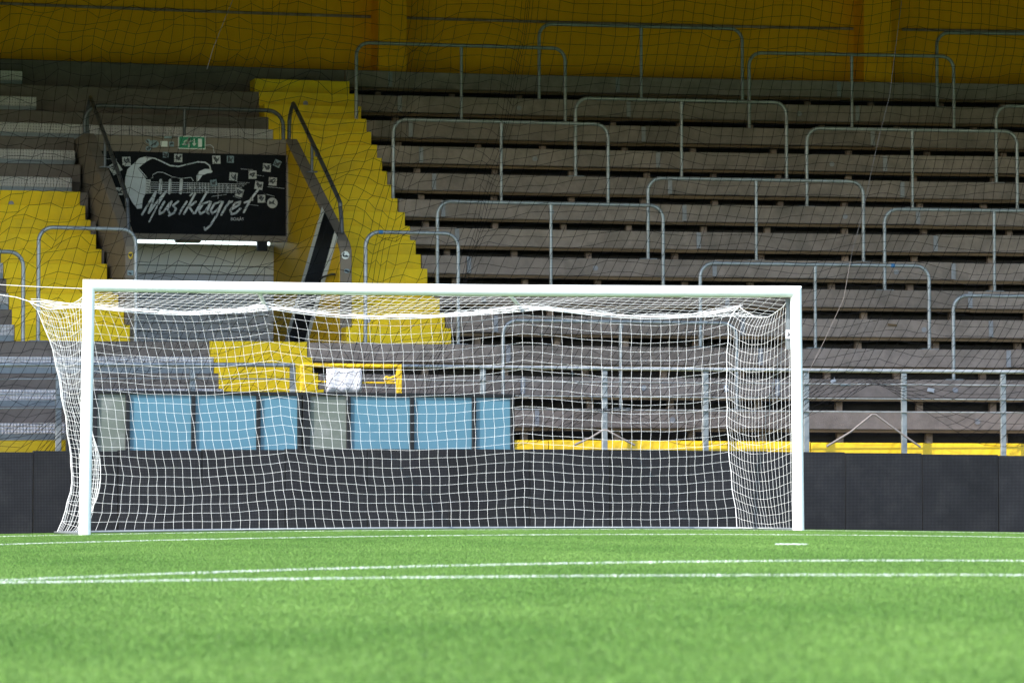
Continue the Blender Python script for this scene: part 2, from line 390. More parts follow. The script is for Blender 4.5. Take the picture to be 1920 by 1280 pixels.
# roof with fascia, out of view; front edge lowered to darken the upper rows
m = MB(); m.profile([(3.3, 6.14), (3.5, 6.14), (3.5, 6.4), (WV+.6, 8.7), (WV+.6, 9.0), (3.3, 6.6)], XL-16, XR+4, 4.0); P_(m, 'roof', 'roof')
# open bench rows to the right of the aisle
blocks_far = MB()
def bench(k, x0, x1):
    z = rz(k); v = rv(k); yel = (k == -1)
    cuts = [c+R.uniform(-.03, .03) for c in (2.62, 5.8, 8.95, 12.1, 15.3) if x0+.3 < c < x1-.3]
    edges = [x0] + cuts + [x1]; bx = x0+.30+R.uniform(0, .5)
    for n_, (a, b) in enumerate(zip(edges, edges[1:])):
        dz = R.uniform(-.006, .006); dv = R.uniform(-.008, .008)
        m = MB(); m.box(a+.004, b-.004, v+dv, v+.16+dv, z-.225+dz, z+dz)
        face = m.build('terrace_bench', M['gate_yellow' if yel else 'concrete'], stand, bent=True, bevel=.008)
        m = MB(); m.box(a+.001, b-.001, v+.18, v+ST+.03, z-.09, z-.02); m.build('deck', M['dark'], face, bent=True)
        m = MB(); m.box(a+.001, b-.001, v+.36, v+.39, z-.70, z-.30); m.build('riser_panel', M['gap_shade'], face, bent=True)
        if not yel: m = MB(); m.box(a+.002, b-.003, v+.03, v+.20, z-.268+R.uniform(-.005, .005), z-.232, seg=1.5); m.build('timber_runner', M['wood'], face, bent=True)
        while bx < b:
            m = MB() if bx < 10.1 else blocks_far
            m.box(bx-.038, bx+.038, v+.21, v+.28, z-.42, z-.20, seg=False)
            if bx < 10.1: m.build('support_block', M['stub'], face, bent=True)
            bx += R.uniform(.85, 1.15)
        if n_ and not yel:
            m = MB(); m.box(a-.035, a+.02, v-.018, v-.010, z-.215, z-.012, seg=False); m.build('joint_plate', M['steel_dull'], face, bent=True)
        if (k % 2 or k == 0) and not yel:
            for q in (4.15, 8.0, 11.9, 15.7):
                if a < q < b:
                    c = (q + R.uniform(-.2, .2), z-.13); m = MB(); m.plate([(c[0]+.034*math.cos(t*math.pi/6), c[1]+.034*math.sin(t*math.pi/6)) for t in range(12)], v-.018, .007)
                    m.build('bolt_cover', M['steel_dull'], face, bent=True)
for k in range(-1, 13):
    bench(k, AIS1 if k >= 3 else .14, XR-.25)
tag(P_(blocks_far, 'support_block', 'stub'), kind='stuff')
# dark sheet added to stand in for the shade behind the benches
m = MB(); m.profile([(VS+.5, -.4), (VS+.62, -.4), (WV, rz(12)-.75), (WV, rz(12)-.6)], AIS1+.02, XR-.3); P_(m, 'void_shade_sheet', 'dark')
# solid concrete rows on the left and above the portal
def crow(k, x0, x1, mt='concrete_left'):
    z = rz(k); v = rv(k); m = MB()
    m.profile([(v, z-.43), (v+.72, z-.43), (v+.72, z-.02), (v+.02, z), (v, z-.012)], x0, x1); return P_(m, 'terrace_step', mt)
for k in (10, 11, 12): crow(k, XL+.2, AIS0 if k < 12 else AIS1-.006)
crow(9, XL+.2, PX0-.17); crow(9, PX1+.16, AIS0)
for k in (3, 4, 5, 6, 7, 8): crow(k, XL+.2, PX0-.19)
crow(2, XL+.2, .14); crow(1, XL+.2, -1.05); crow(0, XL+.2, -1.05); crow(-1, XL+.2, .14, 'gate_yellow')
m = MB(); m.box(PX0-.2, AIS1+.9, rv(2)+.7, rv(3)+5.4, rz(2)-.22, rz(2)-.012); P_(m, 'portal_floor', 'concrete_left')
# galvanised half steps with diamond-plate noses
def mstep(k, x0, x1, mt='galv'):
    z = rz(k)-RI/2; v = rv(k)-ST/2
    n_ = max(1, round((x1-x0)/1.95)); w2 = (x1-x0)/n_
    for i in range(n_):
        a = x0+w2*i; b = a+w2-.008
        m = MB(); m.profile([(v, z-.20), (v+.33, z-.20), (v+.33, z-.004), (v, z-.004)], a, b, .97); o = P_(m, 'metal_step', mt)
        d = MB(); d.profile([(v-.008, z-.120), (v-.002, z-.120), (v-.002, z-.001), (v+.30, z-.001), (v+.30, z+.004), (v+.004, z+.004)], a+.003, b, .97)
        d.build('tread_nose', M['diamond'], o, bent=True)
mstep(12, XL+.3, at(43, 145, rv(12)-ST/2)[0]); mstep(11, XL+.3, at(69, 195, rv(11)-ST/2)[0]); mstep(10, XL+.3, AIS0+.0); mstep(9, XL+.3, -2.03); mstep(8, XL+.3, -2.17)
LS = -3.27
for k in (7, 6, 5, 4, 3): mstep(k, XL+.3, LS-.02*(7-k))
mstep(2, XL+.3, -1.06); mstep(1, XL+.3, -1.0); mstep(0, XL+.3, -1.0)
# yellow stairs
def stair(name, ks, x0f, x1f, top=True):
    for k in ks:
        for half in (0, 1):
            if half == 0 and k == ks[-1] and not top: continue
            z = rz(k) - half*RI/2; v = rv(k) - half*ST/2 - .012; m = MB()
            m.box(x0f(k-half/2), x1f(k-half/2), v, v+.40, z-.197 if half == 0 else z-.205, z+.006+.001*half, seg=.7)
            m.build(name, M['yellow'], stand, bent=True, bevel=.006)
stair('aisle_stair_step', list(range(3, 13)), lambda k: AIS0+.005*R.uniform(-1, 1), lambda k: AIS1+.012*R.uniform(-1, 1), top=False)
stair('portal_stair_step', list(range(3, 8)), lambda k: LS-.02*(7-k)+.01, lambda k: -2.13+.035*(7.2-k))
for px, py, k in ((573, 194, 11.0), (595, 292, 9.0), (672, 401, 7.0), (21, 379, 7.0), (690, 600, 3.0)):
    c = at(px, py, rv(k)-.02); m = MB(); m.plate([(c[0]+.034*math.cos(t*math.pi/6), c[2]+.034*math.sin(t*math.pi/6)) for t in range(12)], rv(k)-.022, .008); m.build('bolt_cover', M['steel_dull'], stand, bent=True)
stair('front_stair_step', [0, 1, 2], lambda k: -1.055-.01*(2-k), lambda k: .135)
m = MB(); m.box(.835, .98, rv(2)+.36, rv(3)-.02, rz(2), rz(2)+.18, seg=False); P_(m, 'stair_side_block', 'parapet')
# portal: parapets, lintel, yellow inner wall with a black-and-white band, shutter
for (a, b, nm) in ((PX0-.15, PX0, 'parapet'), (PX1+.001, PX1+.15, 'parapet')):
    zb = -.3 if False else rz(2)-.01
    m = MB(); m.profile([(8.30, zb), (12.6, zb), (12.6, 5.10), (11.55, 5.10), (8.42, 3.56), (8.30, 3.45)], a, b)
    pp = m.build(nm, M['parapet'], stand, bent=True, bevel=.012)
m = MB(); m.box(PX0+.002, PX1-.001, 11.50, 11.80, 4.72, 5.085); m.box(PX0+.002, PX1-.001, 11.80, 12.55, 4.90, 5.02); P_(m, 'lintel', 'parapet', bevel=.01)
m = MB(); m.plate_x([(8.305, rz(2)), (12.55, rz(2)), (12.55, 5.05), (11.52, 5.05), (8.425, 3.52), (8.305, 3.42)], PX1-.006, .006); P_(m, 'portal_wall', 'yellow_dark')
def inner(pts, x): return [at_x(px, py, x)[1:] for px, py in pts]
m = MB(); m.plate_x(inner([(608.6, 397), (627.5, 434), (570, 643), (538.6, 643)], .658), .655, .003); P_(m, 'painted_band', 'banner')
m = MB(); m.plate_x(inner([(604, 388), (608.6, 397), (538.6, 643), (533, 643)], .658), .655, .003)
m.plate_x(inner([(627.5, 434), (633, 445), (577, 643), (570.5, 643)], .658), .655, .003); P_(m, 'band_edging', 'sign_white')
m = MB(); c = [at_x(px, py, .60) for px, py in ((600, 540), (600, 524), (606, 519), (622, 514), (627, 514))]
m.tube(c, .012, 8); P_(m, 'grab_handle', 'black')
# shutter at the rear of the portal
sv = 12.27
sh = MB(); sh.box(PX0+.01, PX1-.01, sv+.03, sv+.06, rz(2), 3.755, seg=2); shut = P_(sh, 'shutter', 'dark')
zt = [at(380, y, sv)[2] for y in (456.5, 498, 513.5, 529, 545, 560, 575, 590, 605, 620, 634, 650)]
m = MB()
for a, b in ((zt[0], zt[1]), (zt[1], zt[2])): m.profile([(sv, b+.006), (sv+.025, b+.002), (sv+.025, a-.004), (sv, a-.008)], PX0+.03, PX1-.012)
m.build('upper_slat', M['shut_hi'], shut, bent=True)
m = MB()
for a, b in zip(zt[2:], zt[3:]): m.profile([(sv+.012, b+.004), (sv+.03, b+.002), (sv+.03, a-.003), (sv+.002, a-.012)], PX0+.03, PX1-.012)
m.build('lower_slat', M['shut_lo'], shut, bent=True)

# ------------------------------------------------------------------ crush barriers
def hoop(w_, h, r=.17):
    pts = [(0, 0, 0), (0, 0, (h-r)*.5), (0, 0, h-r)]
    pts += [(r-r*math.cos(rad(a)), 0, h-r+r*math.sin(rad(a))) for a in range(15, 91, 15)]
    pts += [(w_*.5, 0, h)]
    pts += [(w_-r+r*math.sin(rad(a)), 0, h-r+r*math.cos(rad(a))) for a in range(0, 91, 15)]
    pts += [(w_, 0, (h-r)*.5), (w_, 0, 0)]
    return pts
def barrier(x, v, z, w_, h, label, legs=3, group='crush barriers standing on the terrace', cat='crush barrier', tape=None):
    p = bend((x, v, z)); p2 = bend((x+w_, v, z))
    o = empty('crush_barrier', p, label, cat, group); o.rotation_euler = (0, 0, math.atan2(p2[1]-p[1], w_))
    def part(mb, nm, mt):
        me = bpy.data.meshes.new(nm); me.from_pydata(mb.v, [], mb.f); me.polygons.foreach_set('use_smooth', mb.sm); me.materials.append(M[mt])
        q = bpy.data.objects.new(nm, me); COL.objects.link(q); q.parent = o; return q
    m = MB(); m.tube(hoop(w_, h), .024, 10); part(m, 'hoop_rail', 'galv_rail')
    if legs == 3:
        m = MB(); m.tube([(w_*.5, 0, 0), (w_*.5, 0, h-.16), (w_*.5, 0, h-.02)], [.021, .021, .026], 10); part(m, 'centre_post', 'galv_rail')
    for lx in ([0, w_*.5, w_] if legs == 3 else [0, w_]):
        m = MB(); m.box(lx-.11, lx+.11, -.05, .05, .001, .010, seg=False); part(m, 'base_plate', 'galv')
    if tape:
        m = MB(); m.tube([(tape, 0, h), (tape+.05, 0, h)], .0255, 10); part(m, 'tape_wrap', 'tape_blue')
    return o
bl = [
 (4.57, 11, 2.84, 'topmost barrier in the middle, its hoop standing out against the ochre back wall'),
 (1.90, 10, 2.86, 'barrier beside the top of the yellow aisle stair, overlapping the first wall pilaster'),
 (7.30, 10, 2.85, 'barrier below the right wall pilaster, its rail crossing the ochre wall'),
 (10.13, 11, 2.86, 'topmost barrier at the right edge, only its left half in view'),
 (4.55, 8, 2.86, 'barrier in the third tier down, just right of the picture centre'),
 (1.96, 7, 2.85, 'barrier beside the middle of the yellow aisle stair'),
 (7.47, 7, 2.84, 'barrier in the third tier down on the right, under the right wall pilaster'),
 (10.25, 8, 2.86, 'barrier with only its left leg in view at the right edge, second from top'),
 (4.97, 5, 2.83, 'barrier on the fifth row up, above the goal crossbar, right of centre'),
 (2.08, 4, 2.90, 'barrier directly above the crossbar, right of the short barrier on the yellow stair'),
 (7.85, 4, 2.86, 'barrier cut by the right edge, above and behind the lowest right barrier'),
 (5.07, 2, 2.91, 'barrier behind the right goal post, scrap of blue tape on its rail'),
 (8.05, 1, 2.84, 'lowest barrier at the right edge, just above the front rail'),
 (2.26, 0, 2.87, 'barrier seen through the goal net right of centre, lowest of all'),
]
for x, k, w_, lab in bl:
    barrier(x, rv(k)+.12, rz(k), w_, 1.035, 'galvanised ' + lab, tape=2.42 if 'scrap of blue' in lab else None)
barrier(.88, rv(2)+.12, rz(2), 1.15, 1.345, 'tall narrow grey hoop at the foot of the yellow aisle stair', 2, 'tall stair hoops', 'hoop barrier', tape=.16)
barrier(-3.10, rv(2)+.12, rz(2), 1.17, 1.345, 'tall grey hoop across the foot of the yellow stair left of the portal', 2, 'tall stair hoops', 'hoop barrier')
barrier(-5.6, rv(2)+.12, rz(2), 2.33, 1.10, 'grey hoop cut by the left edge, its right leg on the metal steps', 3, None, 'hoop barrier')

# ------------------------------------------------------------------ portal handrails
def rail_thing(name, label, pts, posts, group=None, r=.026, rp=.02, knee=None):
    pts = [bend(p) for p in pts]
    o = empty(name, pts[0], label, 'handrail', group)
    m = MB(); m.tube(pts, r, 10); m.build('rail', M['dark_rail'], o)
    for a, b in posts:
        m = MB(); m.tube([bend(a), bend(b)], rp, 8); q = bend(a); m.rbox((q[0], q[1], q[2]+.006), (.13, .1, .012)); m.build('post', M['dark_rail'], o)
    return o
def smooth(pts, n=6):
    out = []
    P = [Vector(p) for p in pts]; P = [P[0]] + P + [P[-1]]
    for i in range(1, len(P)-2):
        for j in range(n):
            t = j/n
            out.append(tuple(.5*((2*P[i]) + (-P[i-1]+P[i+1])*t + (2*P[i-1]-5*P[i]+4*P[i+1]-P[i+2])*t*t + (-P[i-1]+3*P[i]-3*P[i+1]+P[i+2])*t**3)))
    out.append(tuple(P[-2])); return out
xl, xr = PX0-.075, PX1+.075
rail_thing('portal_handrail', 'dark sloping handrail on the left parapet beside the banner',
    [(xl, 11.72, 5.10), (xl, 11.70, 5.36)] + smooth([(xl, 11.68, 5.40), (xl, 11.5, 5.52), (xl, 11.2, 5.42), (xl, 8.9, 4.20), (xl, 8.62, 3.98), (xl, 8.52, 3.66)], 5),
    [((xl, 10.3, 4.56), (xl, 10.3, 4.94))], 'sloping portal handrails')
rail_thing('portal_handrail', 'dark sloping handrail on the right parapet beside the yellow aisle stair',
    [(xr, 11.72, 5.10), (xr, 11.70, 5.36)] + smooth([(xr, 11.68, 5.40), (xr, 11.5, 5.52), (xr, 11.2, 5.42), (xr, 8.9, 4.20), (xr, 8.62, 3.98), (xr, 8.52, 3.66)], 5),
    [((xr, 10.3, 4.56), (xr, 10.3, 4.94))], 'sloping portal handrails')
x0, x1, vv = PX0-.12, PX1-.02, 11.64; z0 = 5.085; zt_ = 5.47
pts = [(x0, vv, z0), (x0, vv, zt_-.2)] + [(x0+.2-.2*math.cos(rad(a)), vv, zt_-.2+.2*math.sin(rad(a))) for a in range(15, 91, 15)] + [((x0+x1)/2, vv, zt_)] + [(x1-.2+.2*math.sin(rad(a)), vv, zt_-.2+.2*math.cos(rad(a))) for a in range(0, 91, 15)] + [(x1, vv, z0)]
rail_thing('lintel_guard_rail', 'grey guard rail with rounded ends on top of the portal lintel above the exit sign', pts, [(((x0+x1)/2+.0, vv, z0), ((x0+x1)/2, vv, zt_-.02))])

# ------------------------------------------------------------------ banner
BV = 11.40
def bpt(px, py): q = at(px, py, BV); return (q[0], q[2])
yb = BV - CB*(-.6-2)**2
c0 = bpt(395, 290)
banner = empty('banner', (c0[0], yb, 4.86), 'black banner with a pale electric guitar and script lettering under the portal lintel', 'banner')
bx0 = PX0+.01; bx1 = bpt(538, 300)[0]; bz1 = bpt(400, 288)[1]; bz0 = bpt(400, 440)[1]
m = MB(); m.box(bx0, bx1, yb, yb+.05, bz0, bz1, seg=False); m.build('sheet', M['banner'], banner)
m = MB(); m.box(bx0, bx1, yb-.004, yb+.12, bz0-.072, bz0-.002, seg=False); m.box(bx1-.02, bx1-.001, yb-.008, yb-.004, bz0, bz1, seg=False); m.build('bottom_rail', mat('banner_rail', (.20, .165, .13), .6), banner)
yp = yb-.005
def z3(x, y): return bpt(220+x/5.647, 340+y/5.647)      # survey close-up coordinates
def z1(x, y): return bpt(150+x/7.68, 200+y/7.68)
def z0_(x, y): return bpt(x/3, y/3)
letters = [
 [(265, 350), (330, 240), (410, 108)], [(410, 108), (372, 230), (335, 335)], [(335, 335), (430, 205), (520, 103)], [(520, 103), (430, 250), (395, 320), (340, 425)],
 [(500, 215), (450, 300), (448, 345), (490, 325), (560, 225)], [(575, 215), (535, 300), (560, 350)],
 [(645, 213), (590, 255), (622, 290), (600, 335), (548, 362)],
 [(735, 215), (685, 290), (655, 345)], [(795, 128), (770, 152)],
 [(825, 125), (760, 250), (705, 345)], [(830, 215), (760, 272), (808, 340)],
 [(945, 118), (880, 230), (822, 338)],
 [(975, 215), (905, 240), (862, 310), (880, 348), (930, 315), (990, 222)], [(990, 222), (945, 325), (965, 345)],
 [(1095, 213), (1025, 240), (985, 310), (1003, 342), (1055, 305), (1115, 218)], [(1115, 218), (1050, 360), (985, 465), (930, 515), (918, 490)],
 [(1185, 213), (1130, 300), (1098, 356)], [(1135, 285), (1180, 228), (1215, 215)],
 [(1205, 300), (1285, 250), (1300, 218), (1245, 232), (1192, 305), (1205, 350), (1250, 338), (1300, 290)],
 [(1485, 92), (1410, 190), (1365, 270), (1335, 330)], [(1342, 228), (1425, 198)]]
m = MB()
for i, s in enumerate(letters): m.stroke([z3(*p) for p in s], yp-.001*(i % 3), .026 if i not in (3, 8) else .02)
m.build('script_lettering', M['print'], banner)
cu = bpy.data.curves.new('town', 'FONT'); cu.body = 'BORÅS'; cu.size = .055; cu.extrude = .001
to = bpy.data.objects.new('town', cu); COL.objects.link(to); bpy.context.view_layer.update()
me = bpy.data.meshes.new_from_object(to); COL.objects.unlink(to); bpy.data.objects.remove(to)
me.materials.clear(); me.materials.append(M['print'])
tx = bpy.data.objects.new('town_lettering', me); COL.objects.link(tx); tx.parent = banner
q = z3(1195, 415); tx.location = (q[0]-c0[0], -.006, q[1]-4.86); tx.rotation_euler = (math.pi/2, 0, 0)
# guitar
m = MB()
body = [(740, 850), (800, 800), (855, 742), (950, 716), (1050, 745), (985, 775), (905, 830), (838, 888), (950, 1030), (948, 1229)]
m.plate([z1(*p) for p in body] + [z3(300, 40), z3(300, 130), z3(272, 190), z3(262, 285), z3(215, 290), z3(160, 220), z3(115, 130), z3(90, 40)] + [z1(652, 1120), z1(660, 1010), z1(690, 900)], yp-.004)
m.plate([z1(*p) for p in [(1680, 1085), (1676, 1000), (1712, 935), (1790, 900), (1872, 900), (1905, 935), (1890, 955), (1830, 962), (1760, 990), (1712, 1060)]], yp-.004)
m.stroke([z1(*p) for p in [(950, 725), (1080, 745), (1180, 790), (1300, 850), (1420, 862), (1560, 830), (1680, 797), (1800, 805), (1862, 850), (1878, 910)]], yp-.004, .016)
m.stroke([z1(*p) for p in [(740, 845), (650, 850)]], yp-.004, .010)
m.stroke([z1(*p) for p in [(1030, 1040), (1050, 980), (1120, 942), (1200, 948), (1330, 1010), (1450, 1035), (1600, 1022), (1630, 1070)]], yp-.004, .007)
m.stroke([z1(*p) for p in [(850, 885), (965, 1020)]], yp-.007, .010)
for px in (905, 958, 1020): m.stroke([z0_(px, 1015), z0_(px-4, 1085)], yp-.006, .040)
for i in range(6): m.stroke([z0_(850, 1024+i*12), z0_(1385-i*14, 1038+i*9)], yp-.003, .006)
x = 1055
while x < 1340: m.stroke([z0_(x, 1026+(x-1055)*.04), z0_(x, 1086)], yp-.003, .005); x += 12+(x-1055)*.055
for px in (1068, 1094, 1122, 1152, 1278): m.stroke([z0_(px, 1055), z0_(px+2, 1056)], yp-.006, .022)
for px, py in ((860, 998), (965, 1000)): m.stroke([z0_(px, py), z0_(px+1, py)], yp-.005, .014)
m.build('guitar_print', M['print'], banner)
m = MB(); m.plate([z0_(820, 1010), z0_(848, 1010), z0_(848, 1088), z0_(820, 1088)], yp-.008)
m.build('bridge_print', M['sticker'], banner)
m = MB()
for i in range(5): m.stroke([z0_(826, 1018+i*15), z0_(840, 1022+i*15)], yp-.010, .010)
m.build('bridge_lines', M['sticker_ink'], banner)
m = MB()
for a, b in (((1352, 952), (1420, 956)), ((1425, 985), (1480, 992)), ((1330, 1026), (1400, 1030)), ((1500, 1052), (1595, 1062)), ((1310, 1105), (1350, 1118)), ((1270, 1095), (1190, 1106)), ((1225, 1085), (1225, 1120)), ((1480, 1090), (1540, 1106)), ((1385, 1150), (1450, 1158)), ((600, 892), (660, 896))):
    m.stroke([z0_(*a), z0_(*b)], yp-.002, .004)
m.build('streak_print', M['print'], banner)
m = MB(); c = z0_(1528, 1143); m.plate([(c[0]+.068*math.cos(a*math.pi/8), c[1]+.068*math.sin(a*math.pi/8)) for a in range(16)], yp-.006); emb = m.build('round_emblem', M['sticker'], banner)
m = MB(); m.plate([(c[0]-.04, c[1]+.03), (c[0]-.01, c[1]+.01), (c[0]+.03, c[1]+.05), (c[0]+.02, c[1]), (c[0]+.05, c[1]-.03), (c[0], c[1]-.012), (c[0]-.045, c[1]-.02)], yp-.009); m.build('emblem_figure', M['sticker_ink'], emb)
for i, (px, py, s, ang, mt) in enumerate([(713, 905, 1, 3, 0), (1002, 890, 1, 0, 0), (1215, 900, 1, 2, 0), (1293, 898, .85, 0, 1), (1497, 945, 1, -5, 0), (1555, 922, .85, -25, 1), (1310, 995, 1, -6, 0), (1417, 985, 1, 2, 0), (1530, 1023, 1, -3, 0), (1452, 1045, 1, -8, 0), (1343, 1085, 1, -14, 0), (1467, 1120, .95, 2, 0), (1200, 1030, .8, 10, 1), (650, 945, 1.3, 35, 0), (672, 1075, .9, 0, 0), (932, 871, .7, 0, 1)]):
    c = z0_(px, py); h = .052*s
    def rp(u_, w2): a = rad(ang); return (c[0]+u_*math.cos(a)-w2*math.sin(a), c[1]+u_*math.sin(a)+w2*math.cos(a))
    m = MB(); m.plate([rp(-h, -h), rp(h, -h), rp(h, h), rp(-h, h)], yp-.012-.001*(i % 2)); st = m.build('sticker', M[('sticker', 'sticker_blue')[mt]], banner)
    m = MB()
    m.stroke([rp(R.uniform(-.7, .7)*h, R.uniform(-.7, .7)*h) for _ in range(6)], yp-.018, .016); m.stroke([rp(-.6*h, .3*h), rp(0, -.5*h), rp(.6*h, .4*h)], yp-.0195, .014)
    m.build('sticker_print', M['sticker_ink'], st)
# clamp hanging under the banner
m = MB(); a = bpt(484, 447); b = bpt(502, 470); m.box(a[0], b[0], yb+.05, yb+.13, b[1], a[1]); m.box(a[0]-.06, b[0]+.16, yb+.06, yb+.10, a[1]-.04, a[1]+.01); m.build('clamp', M['black'], banner)

# exit sign, stickers and lamp round the portal
LV = 11.49; yl = LV - CB*(-.6-2)**2
def lpt(px, py): q = at(px, py, LV); return (q[0], q[2])
a = lpt(333.5, 279.5); b = lpt(384.5, 256.5)
ex = empty('exit_sign', (a[0], yl, a[1]), 'green and white emergency exit sign on the concrete lintel above the banner', 'exit sign')
m = MB(); m.box(a[0], b[0], yl-.035, yl-.006, a[1], b[1], seg=False); m.build('housing', M['sign_white'], ex, bevel=.004)
m = MB(); m.box(a[0]+.012, b[0]-.012, yl-.039, yl-.036, a[1]+.012, b[1]-.012, seg=False); m.build('green_face', M['green_sign'], ex)
W_ = b[0]-a[0]; Hh = b[1]-a[1]
def sp(u_, w2): return (a[0]+u_*W_, a[1]+w2*Hh)
m = MB(); ys = yl-.043
m.plate([sp(.72, .18), sp(.86, .18), sp(.86, .80), sp(.72, .80)], ys)
m.stroke([sp(.58, .75), sp(.58, .35)], ys, .016); m.stroke([sp(.53, .42), sp(.58, .28), sp(.63, .42)], ys, .014)
m.stroke([sp(.40, .78), sp(.402, .78)], ys, .034); m.stroke([sp(.38, .66), sp(.33, .46)], ys, .036)
m.stroke([sp(.33, .46), sp(.26, .34), sp(.17, .34)], ys, .02); m.stroke([sp(.33, .46), sp(.40, .36), sp(.38, .18)], ys, .02)
m.stroke([sp(.36, .64), sp(.25, .62), sp(.21, .5)], ys, .016); m.stroke([sp(.38, .64), sp(.46, .55), sp(.50, .62)], ys, .016)
m.build('running_figure', M['sign_white'], ex)
m = MB(); c1 = [lpt(*p) for p in ((384, 273), (394, 272), (399, 276), (401, 288))]; m.tube([(x, yl-.014, z) for x, z in c1], .005, 6); m.build('cable', M['sheet'], ex)
def sticker_thing(px0, py0, px1, py1, label, mt, ink=True, v=LV, seed=1):
    q0 = at(px0, py1, v); q1 = at(px1, py0, v); y = bend((q0[0], v, 2))[1]
    o = empty('sticker', (q0[0], y-.003, q0[2]), label, 'sticker')
    m = MB(); cx, cz = (q0[0]+q1[0])/2, (q0[2]+q1[2])/2; w2, h2 = (q1[0]-q0[0])/2, (q1[2]-q0[2])/2
    n_ = 12 if 'round' in label else 4
    if n_ == 12: m.plate([(cx+w2*math.cos(i*math.pi/6), cz+h2*math.sin(i*math.pi/6)) for i in range(12)], y-.004, .003)
    else: m.plate([(cx-w2, cz-h2), (cx+w2, cz-h2), (cx+w2, cz+h2), (cx-w2, cz+h2)], y-.004, .003)
    m.build('backing', M[mt], o)
    if ink:
        rr = random.Random(seed); m = MB()
        m.stroke([(cx+w2*rr.uniform(-.6, .6), cz+h2*rr.uniform(-.6, .6)) for _ in range(5)], y-.007, .014); m.build('print', M['sticker_ink'], o)
    return o
sticker_thing(279, 263, 298, 277, 'larger round grey sticker on the lintel left of the exit sign', 'sticker_blue', seed=2)
sticker_thing(273, 261, 282, 269, 'small round grey sticker overlapping the larger one on the lintel', 'sticker_blue', seed=3)
sticker_thing(273, 274, 283, 283, 'small round grey sticker at the lower left on the lintel', 'sticker_blue', seed=4)
sticker_thing(301, 265, 314, 275, 'cream oblong sticker on the lintel between two grey ones', 'sign_white', False)
sticker_thing(317, 266, 326, 275, 'blue-grey sticker on the lintel just left of the exit sign', 'sticker_blue', seed=5)
sticker_thing(308, 256, 322, 260, 'thin pale strip sticker at the top of the lintel', 'sticker_blue', False)
sticker_thing(240, 472, 250, 486, 'yellow and black round sticker on the left portal pillar', 'gate_yellow', v=8.29, seed=6)
sticker_thing(239, 507, 250, 516, 'grey scuffed sticker low on the left portal pillar', 'sticker_blue', v=8.29, seed=7)
sticker_thing(640, 471, 655, 486, 'white round emblem sticker on the right portal pillar', 'sign_white', v=8.29, seed=8)
sticker_thing(645, 504, 656, 512, 'torn pale sticker below the round one on the right portal pillar', 'sticker_blue', v=8.29, seed=9)
# bulkhead lamp
a = at(327, 453, 11.9); b = at(379, 443, 11.9); y = bend(a)[1]
lp = empty('bulkhead_lamp', (a[0], y, a[2]), 'oblong bulkhead lamp hanging under the portal ceiling below the banner', 'lamp')
m = MB(); m.box(a[0], b[0], y, y+.12, a[2]+.02, b[2]+.06, seg=.08); m.build('housing', M['parapet'], lp, bevel=.02)
m = MB(); m.box(a[0]+.012, b[0]-.012, y-.02, y+.10, a[2]-.01, b[2], seg=.08); m.build('diffuser', M['lamp_glass'], lp, bevel=.02)

# ------------------------------------------------------------------ front rail
FV = 5.55
fr = empty('front_rail', (6.3, FV, 1.0), 'long galvanised front rail with square posts and three thin wires before the first row', 'railing')
def frail(x0, x1, z):
    return [bend((x0+(x1-x0)*i/20, FV, z)) for i in range(21)]
for a, b in ((XL+.5, -.47), (.72, XR-.5)):
    m = MB(); m.tube(frail(a, b, 1.925), .026, 10); m.build('top_rail', M['galv_rail'], fr)
    for z in (1.765, 1.595, 1.44):
        m = MB(); m.tube([(x, y-.02, z_) for x, y, z_ in frail(a, b, z)], .008, 6); m.build('wire', M['galv_rail'], fr)
for x in (-12.2, -10.7, -9.2, -7.7, -6.2, -4.7, -3.2, -1.66, -.49, 1.76, 3.22, 4.44, 5.66, 6.85, 8.06, 9.3, 10.5, 11.7, 12.9, 14.1, 15.3, 16.5, 17.7):
    p = bend((x, FV, 0)); m = MB(); m.rbox((p[0], p[1]+.012, 1.32), (.065, .04, 1.16)); m.rbox((p[0], p[1]+.012, .75), (.14, .10, .02)); m.build('post', M['galv'], fr, bevel=.004)
# front wall of the stand (yellow)
m = MB(); m.box(XL+.2, XR-.25, rv(-1)-.02, rv(-1)+.10, -.3, rz(-1)-.225); P_(m, 'front_wall', 'yellow')

# yellow gate with white sheet
gv = 5.3
q = at(566, 730, gv, False); gate = empty('yellow_gate', (q[0], gv, q[2]-.5), 'yellow tubular gate with a white sheet tied to it above the blue screens', 'gate')
def gp(px, py): return at(px, py, gv, False)
m = MB(); m.tube([gp(568, 684), gp(660, 686), gp(748, 687)], .026, 10); m.build('top_bar', M['gate_yellow'], gate)
m = MB(); m.tube([gp(590, 715), gp(670, 717), gp(748, 718)], .011, 8); m.build('lower_bar', M['gate_yellow'], gate)
for px0, px1 in ((743, 753), (563, 572)):
    a = gp(px0, 742); b = gp(px1, 683); m = MB(); m.box(a[0], b[0], gv-.02, gv+.03, a[2], b[2], seg=False); m.build('post', M['gate_yellow'], gate, bevel=.004)
m = MB(); m.tube(smooth([gp(745, 703), gp(735, 709), gp(725, 706), gp(721, 710), gp(724, 714), gp(742, 712)], 4), .010, 6); m.build('latch', M['gate_yellow'], gate)
m = MB(); m.tube([gp(726, 710), gp(742, 706)], .018, 6); m.build('latch_handle', M['gate_yellow'], gate)
m = MB(); n_ = 12
for i in range(n_+1):
    for j in range(5):
        p0 = gp(611+66*i/n_, 691+44*j/4); m.v.append((p0[0], gv-.035+.008*math.sin(i*1.3+j), p0[2]))
for i in range(n_):
    for j in range(4): b = i*5+j; m.face((b, b+1, b+6, b+5), True)
o = m.build('sheet', M['sheet'], gate); sm = o.modifiers.new('t', 'SOLIDIFY'); sm.thickness = .003

